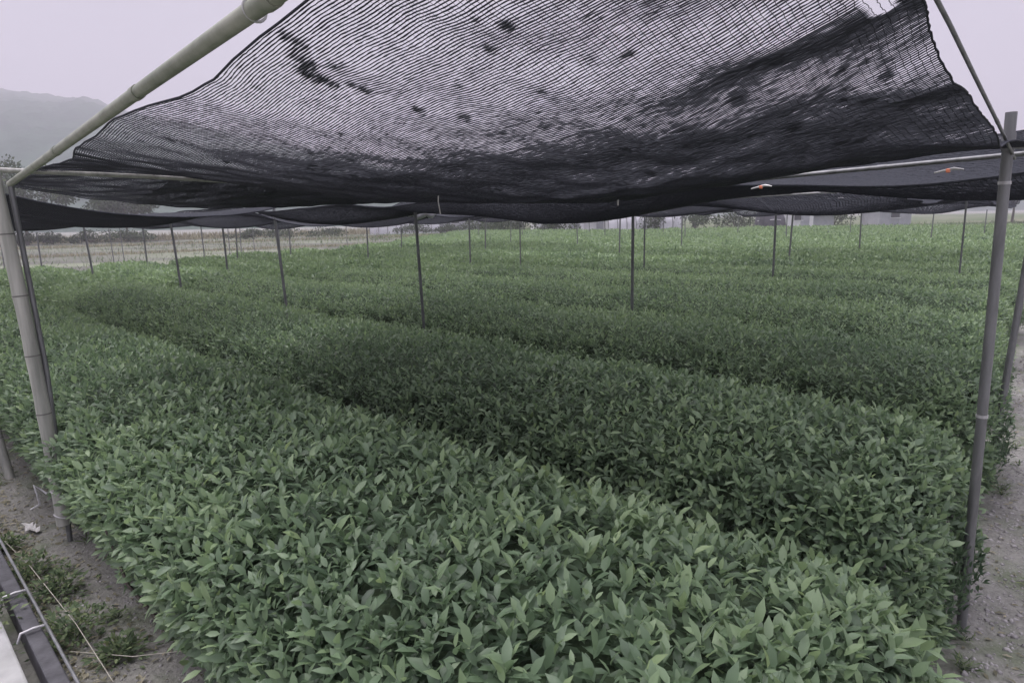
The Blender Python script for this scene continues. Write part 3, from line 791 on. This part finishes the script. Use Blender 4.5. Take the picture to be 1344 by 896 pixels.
for i, (u, n, s, lab) in enumerate([(4.05, .47, .15, 'low leafy weed clump beside the edging, farthest of the large three'), (3.75, .53, .13, 'leafy weed clump in the middle of the edging\'s large three'), (3.28, .50, .17, 'largest leafy weed clump beside the edging near the bottom edge')]):
    weed(u, n, s, 500 + i, lab)
for i, (u, n, s, lab) in enumerate([(4.55, .44, .09, 'small leafy weed tuft hard against the edging by the pale scrap'), (3.0, .60, .10, 'low leafy weed tuft under the long pale straw'), (3.55, .20, .13, 'leafy weed growing over the pale slab\'s edge at bottom left'), (4.1, .15, .10, 'smaller weed on the pale slab beyond the other slab weed')]):
    w_ = weed(u, n, s, 510 + i, lab)
    if n < .3: w_.location.z = .115
for i in range(16):
    u = rnd.uniform(2.4, 7); n = rnd.uniform(.42, .9)
    weed(u, n, rnd.uniform(.02, .045), 520 + i, 'tiny weed sprouting on the soil strip left of the first hedge', True, 'tiny weeds on the left soil strip')
for i in range(22):
    n = rnd.uniform(2.2, 9); u = .10 + .10 * n + rnd.uniform(-.35, .05)
    weed(u, n, rnd.uniform(.02, .05), 560 + i, 'tiny weed sprouting on the dirt path at the right ends of the hedges', True, 'tiny weeds on the right dirt path')

# straws, strings on the soil
for pts, lab in [([W(3.15, .46, .03), W(2.85, .62, .07), W(2.62, .78, .13)], 'long pale straw leaning over the soil at bottom left'),
                 ([W(4.9, .42, .03), W(4.0, .47, .10), W(3.2, .50, .12), W(2.8, .53, .03)], 'long thin bent straw lying over the weeds'),
                 ([W(4.7, .40, .02), W(4.45, .50, .03), W(4.55, .58, .02)], 'broken straw lying beside the timber edging')]:
    tag(MB().tube(pts, .0017, 6).build('dry_straw', M['twig_pale']), lab, 'straw', 'dry straws on the soil')
pl = MB(); gp = [[W(4.66 + .035 * i + .01 * math.sin(j * 3), .57 + .018 * j + .012 * math.sin(i * 2.1), .022 + .012 * math.sin(i * 2.7 + j * 1.9)) for j in range(4)] for i in range(6)]
pl.v = [p for g in gp for p in g[:]]
pl.f = [(i * 4 + j, i * 4 + j + 1, i * 4 + j + 5, i * 4 + j + 4) for i in range(5) for j in range(3) if (i, j) not in ((0, 0), (4, 2), (3, 2))]
tag(pl.build('plastic_scrap', M['rope'], smooth=False), 'crumpled pale plastic scrap on the soil beside the bamboo post', 'scrap')

def scatter(name, region, count, smin, smax, mat, kind, seed, flat=.6):
    r = np.random.default_rng(seed)
    base = np.array([[0, 0, 1], [1, 0, 0], [0, 1, 0], [-1, 0, 0], [0, -1, 0], [0, 0, -1]], float)
    F = np.array([[0, 1, 2], [0, 2, 3], [0, 3, 4], [0, 4, 1], [5, 2, 1], [5, 3, 2], [5, 4, 3], [5, 1, 4]])
    u, n = region(r, count)
    P = np.stack([(n - u) / S2, (n + u) / S2, 0 * u], 1)
    P[:, 2] = ground_z(P[:, 0], P[:, 1])
    s = smin * (smax / smin) ** (r.random(count) ** 2.2)
    V = base[None] * (s[:, None] * r.uniform(.6, 1.2, (count, 1)))[:, :, None] * r.uniform(.6, 1.25, (count, 6, 1)) * np.array([1, 1, flat])
    a = r.uniform(0, 6.28, count); ca, sa = np.cos(a), np.sin(a)
    V = np.stack([V[..., 0] * ca[:, None] - V[..., 1] * sa[:, None], V[..., 0] * sa[:, None] + V[..., 1] * ca[:, None], V[..., 2]], -1) + P[:, None, :]
    fl = (F[None] + (np.arange(count) * 6)[:, None, None]).reshape(-1)
    o = link(name, mesh_np(name, V.reshape(-1, 3), fl, np.full(count * 8, 3)), mat)
    return tag(o, kind=kind)
def reg_right(r, c):
    n = r.uniform(1.3, 11, c); return .12 + .11 * n - np.abs(r.normal(0, .45, c)) , n
def reg_left(r, c):
    return r.uniform(1.6, 8, c), r.uniform(.40, 1.15, c)
scatter('gravel', reg_right, 9000, .004, .022, M['stone'], 'stuff', 1)
scatter('gravel', reg_left, 7000, .003, .013, M['stone'], 'stuff', 2)
def litter(name, region, count, seed):
    r = np.random.default_rng(seed); u, n = region(r, count)
    P = np.stack([(n - u) / S2, (n + u) / S2, 0 * u], 1); P[:, 2] = ground_z(P[:, 0], P[:, 1]) + .008
    D = r.normal(0, 1, P.shape); D[:, 2] *= .15; D /= np.linalg.norm(D, axis=1, keepdims=True)
    L = r.uniform(.015, .05, count)
    v, f, c, t = leaf_arrays(P, D, np.array([0, 0, 1.]) + r.normal(0, .35, P.shape), L, L * .35, r.random(count), 1)
    tag(link(name, mesh_np(name, v, f, c, True, t), M['straw']), kind='stuff')
litter('leaf_litter', reg_right, 900, 3)
litter('leaf_litter', reg_left, 1500, 4)
litter('leaf_litter', lambda r, c: (r.uniform(2.2, 7, c), .40 + np.abs(r.normal(0, .09, c))), 1600, 5)

# ------------------------------------------------------------------ distance: berm grass, shrubs, trees, buildings
def blades(name, n, xf, h0, h1, seed, mat, label_kind='stuff'):
    r = np.random.default_rng(seed); x, y = xf(r, n)
    P = np.stack([x, y, 0 * x + .04], 1)
    D = np.array([0, 0, 1.]) + r.normal(0, .35, P.shape); D[:, 2] = np.abs(D[:, 2]); D /= np.linalg.norm(D, axis=1, keepdims=True)
    L = r.uniform(h0, h1, n)
    v, f, c, t = leaf_arrays(P, D, r.normal(0, 1, P.shape), L, L * .12, r.random(n), 0)
    tag(link(name, mesh_np(name, v, f, c, False, t), mat), kind=label_kind)
def line_pts(a, b, wd):
    def f(r, n):
        t = r.random(n); return a[0] + (b[0] - a[0]) * t + r.normal(0, wd, n), a[1] + (b[1] - a[1]) * t + r.normal(0, wd, n)
    return f
blades('dry_grass', 9000, line_pts((-75, 62), (-6, 96), 1.6), .4, 1.1, 1, M['straw'])
blades('dry_grass', 6000, line_pts((-60, 46), (-8, 72), .5), .15, .4, 2, M['straw'])
blades('field_stubble', 9000, lambda r, n: (lambda u, w: ((w - u) / S2, (w + u) / S2))(r.uniform(22, 75, n), r.uniform(-18, 26, n)), .10, .28, 7, M['weed'])
blades('dry_grass', 5000, line_pts((-46, 30), (-9, 50), .35), .12, .3, 8, M['straw'])
blades('meadow_grass', 9000, line_pts((-20, 66), (60, 66), 8), .2, .5, 3, M['weed'])

def bush(name, loc, rx, ry, rz, leaves, ls, mat, label, cat, group=None, trunk=0.0, seed=0, clump=9):
    r = np.random.default_rng(seed); root = empty(name, loc)
    cc = np.stack([r.normal(0, .45, clump) * rx, r.normal(0, .45, clump) * ry, trunk + rz * (.45 + .8 * r.random(clump))], 1)
    rad = r.uniform(.28, .55, clump)
    ci = r.integers(0, clump, leaves)
    d = r.normal(0, 1, (leaves, 3)); d /= np.linalg.norm(d, axis=1, keepdims=True)
    q = (r.random(leaves) ** .35)[:, None]
    P = cc[ci] + d * q * rad[ci][:, None] * np.array([rx, ry, rz]) * 1.0
    P[:, 2] = np.maximum(P[:, 2], .05)
    D = d + r.normal(0, .7, P.shape); D /= np.linalg.norm(D, axis=1, keepdims=True)
    L = r.uniform(.6, 1.3, leaves) * ls
    v, f, c, t = leaf_arrays(P, D, d + r.normal(0, .5, P.shape), L, L * .6, np.clip(r.normal(.45, .25, leaves), 0, 1), 0)
    link('crown', mesh_np('crown', v, f, c, False, t), M[mat], root)
    mb = MB()
    top = Vector((0, 0, trunk + rz * .7))
    mb.tube([(0, 0, -.1), (0.03 * rz, 0, trunk * .5 + .1), top], [.06 * rz, .045 * rz, .02 * rz], 7)
    for c_ in cc[:6]: mb.tube([Vector((0, 0, trunk * .7 + .2)), Vector(c_)], [.028 * rz, .01 * rz], 5)
    mb.build('trunk', M['twig'], root)
    return tag(root, label, cat, group)

# dark shrubs beyond the bare field (left)
for i, (px, d) in enumerate([(-60, 68), (-54.5, 69), (-51, 70), (-47.5, 70), (-44, 71), (-40, 72), (-30, 76), (-26.5, 77), (-22, 80), (-12, 84), (-8, 86), (-4, 88), (-66, 67)]):
    bush('dark_shrub', (px, d, 0), 2.3, 1.4, rnd.uniform(.6, .95), 1100, .22, 'tree', 'dense dark shrub in the row beyond the bare field', 'shrub', 'dark shrubs beyond the bare field', seed=600 + i)
for i, (x, y, rx, rz, tr, lab) in enumerate([(-50, 70, 4.0, 3.3, 3.2, 'bushy dark tree rising before the misty hill at the left edge'), (-57, 72, 4.5, 2.6, 2.6, 'lower round tree at the very left edge before the misty hill'), (-43, 76, 4.2, 2.4, 2.2, 'rounded tree before the hill between the rail and the net'),
                                           (58, 78, 5, 2.6, 2.4, 'pale green round tree right of the right post'), (63, 82, 5, 3.0, 3.0, 'taller green tree at the right edge of the picture')]):
    bush('round_tree', (x, y, 0), rx, rx, rz, 5000, .34, 'tree', lab, 'tree', 'trees before the hills', tr, 640 + i, 14)
for i, (x, y, s) in enumerate([(16, 72, 1.6), (20, 73, 1.8), (24, 72, 1.7), (31, 74, 1.8), (35, 73, 1.9), (1, 70, 1.6), (-1.5, 66, 1.4), (4.5, 68, 1.4), (64, 70, 1.5), (57, 69, 1.4)]):
    bush('round_shrub', (x, y, 0), s * 1.3, s, s * .9, 1300, .24, 'tree', 'dark rounded shrub on the meadow behind the field', 'shrub', 'rounded shrubs behind the field', seed=670 + i)

def shed(loc, w, d, h, rot, wall, roofh, label, windows=3, cat='shed', door=True):
    root = empty('small_building', loc); root.rotation_euler = (0, 0, rot)
    MB().box((0, 0, h / 2), (w, d, h)).build('wall', M[wall], root, False)
    m = MB(); b = len(m.v)
    e = .35
    m.v += [Vector(p) for p in [(-w / 2 - e, -d / 2 - e, h + .01), (w / 2 + e, -d / 2 - e, h + .01), (w / 2 + e, d / 2 + e, h + .01), (-w / 2 - e, d / 2 + e, h + .01), (-w / 2 - e, 0, h + roofh), (w / 2 + e, 0, h + roofh)]]
    m.f += [(0, 1, 5, 4), (2, 3, 4, 5), (0, 4, 3), (1, 2, 5), (3, 2, 1, 0)]
    m.build('roof', M['roof'], root, False)
    for i in range(windows):
        x = -w / 2 + (i + 1) * w / (windows + 1)
        f = MB().box((x, -d / 2 - .02, h * .6), (w / (windows + 1) * .55, .05, h * .32)).build('window', M['glass'], root, False)
        MB().box((x, -d / 2 - .04, h * .6 - h * .17), (w / (windows + 1) * .6, .08, .06)).build('sill', M['white_wall'], f, False)
    if door: MB().box((w / 2 - .9, -d / 2 - .02, 1.0), (.9, .05, 2.0)).build('door', M['grey_wall'], root, False)
    tag(root, label, cat, None)
shed((5.0, 72, 0), 5.0, 4, 2.5, .1, 'white_wall', .7, 'white walled shed behind the field, left of the dark centre post', 2)
shed((9.0, 76, 0), 4.5, 4, 2.6, -.2, 'white_wall', 1.1, 'small white outbuilding right of the first white shed', 2)
shed((27.2, 66, 0), 3.2, 3.2, 2.3, .2, 'white_wall', .5, 'white house beside the dark tarpaulin heap', 1)
shed((31.2, 70, 0), 3.2, 3, 1.5, .1, 'grey_wall', .8, 'pale grey house right of the white house with the heap', 0, door=False)
shed((39.5, 71, 0), 3.5, 3, 2.3, .1, 'grey_wall', .5, 'grey hut at the far right of the field', 1)
shed((-6.5, 92, 0), 9, 5, 2.8, .1, 'grey_wall', 1.0, 'long pale grey barn behind the bare field left of centre', 4)

def greenhouse(loc, w, l, h, rot, label):
    root = empty('greenhouse', loc); root.rotation_euler = (0, 0, rot)
    A = np.linspace(0, math.pi, 13); L = np.linspace(-l / 2, l / 2, 2)
    P = np.stack([np.stack([np.full(13, y), -np.cos(A) * w / 2, np.abs(np.sin(A)) ** .7 * h], -1) for y in L])
    link('cover', grid_mesh('cover', P), M['film'], root)
    for x in (-l / 2 - .02, l / 2 + .02):
        me = bpy.data.meshes.new('end_panel'); me.from_pydata([(x, -math.cos(a) * w / 2, abs(math.sin(a)) ** .7 * h) for a in A], [], [tuple(range(13))]); link('end_panel', me, M['film'], root)
    for x in np.linspace(-l / 2, l / 2, 9):
        MB().tube([(x, -math.cos(a) * (w / 2 + .04), abs(math.sin(a)) ** .7 * (h + .04)) for a in A], .04, 5).build('hoop', M['steel'], root)
    tag(root, label, 'greenhouse', 'greenhouses behind the field')
greenhouse((14.2, 74, 0), 4.5, 8, 2.6, .1, 'pale film greenhouse right of the dark centre post')
greenhouse((-14, 90, 0), 5, 9, 2.6, .2, 'pale greenhouse beyond the bare field at centre left')

# dark tarpaulin heap beside the far post
def heap(loc, r0, h, label):
    root = empty('covered_heap', loc)
    th = np.linspace(0, 2 * math.pi, 25)[:-1]; ph = np.linspace(0.02, math.pi / 2, 9)
    T, Pp = np.meshgrid(th, ph, indexing='ij')
    k_ = 1 + .18 * sn(np.cos(T) * 2, np.sin(T) * 2 + Pp, 2.5, 77)
    P = np.stack([np.cos(T) * np.sin(Pp) * r0 * k_, np.sin(T) * np.sin(Pp) * r0 * k_, np.cos(Pp) ** .8 * h * k_], -1)
    P = np.concatenate([P, P[:1]])
    link('tarpaulin', grid_mesh('tarpaulin', P), M['tarp'], root)
    MB().tube([(-r0 * .9, -r0 * .3, h * .45), (0, -r0 * 1.15, h * .5), (r0 * .9, -r0 * .3, h * .45)], .03, 6).build('tie_cord', M['white_rope'], root)
    tag(root, label, 'heap')
heap((23.2, 60.5, 0), 1.3, 2.4, 'dark tarpaulin covered heap beside the far white house')

# small hanging strings under the big net
string([W(2.4, 1.95, zA1(2.4, 1.95) - .005), W(2.405, 1.952, zA1(2.4, 1.95) - .03), W(2.39, 1.95, zA1(2.4, 1.95) - .085)], .0028, 'pale string hanging under the middle of the big net')
string([W(2.1, 2.9, zA1(2.1, 2.9)), W(2.1, 2.9, zA1(2.1, 2.9) - .03)], .004, 'tiny pale string end at the big net\'s lowest edge')

# pale rolls added to stand in for bright sky openings under the nets
for i, (u, n, z, ln, lab) in enumerate([(6.6, 5.1, 1.86, .17, 'white roll standing in for a bright sky gap under the nets behind the dark centre post'), (5.0, 6.1, 1.835, .26, 'long pale roll standing in for a sky gap under the nets left of the pale headed post'), (4.0, 5.72, 1.855, .12, 'small white roll standing in for a sky gap at the head of the pale headed post')]):
    root = empty('sky_gap_roll', W(u, n, z)); m = MB(); d = Vector((1, .1, .03)).normalized()
    ts = np.linspace(-1, 1, 15)
    m.tube([d * ln * t + Vector((0, 0, .018 * math.sin(t * 7 + i))) for t in ts], [max(.004, .042 * (1 - t * t) ** .6 * (1 + .15 * math.sin(t * 13))) for t in ts], 9)
    m.build('gap_roll', M['film'], root)
    for t in (-.5, .45):
        MB().tube([d * ln * t + Vector((0, .045 * math.cos(a), .045 * math.sin(a))) for a in np.linspace(0, 6.3, 12)], .004, 5).build('gap_ring', M['white_rope'], root)
    tag(root, lab, 'bundle')
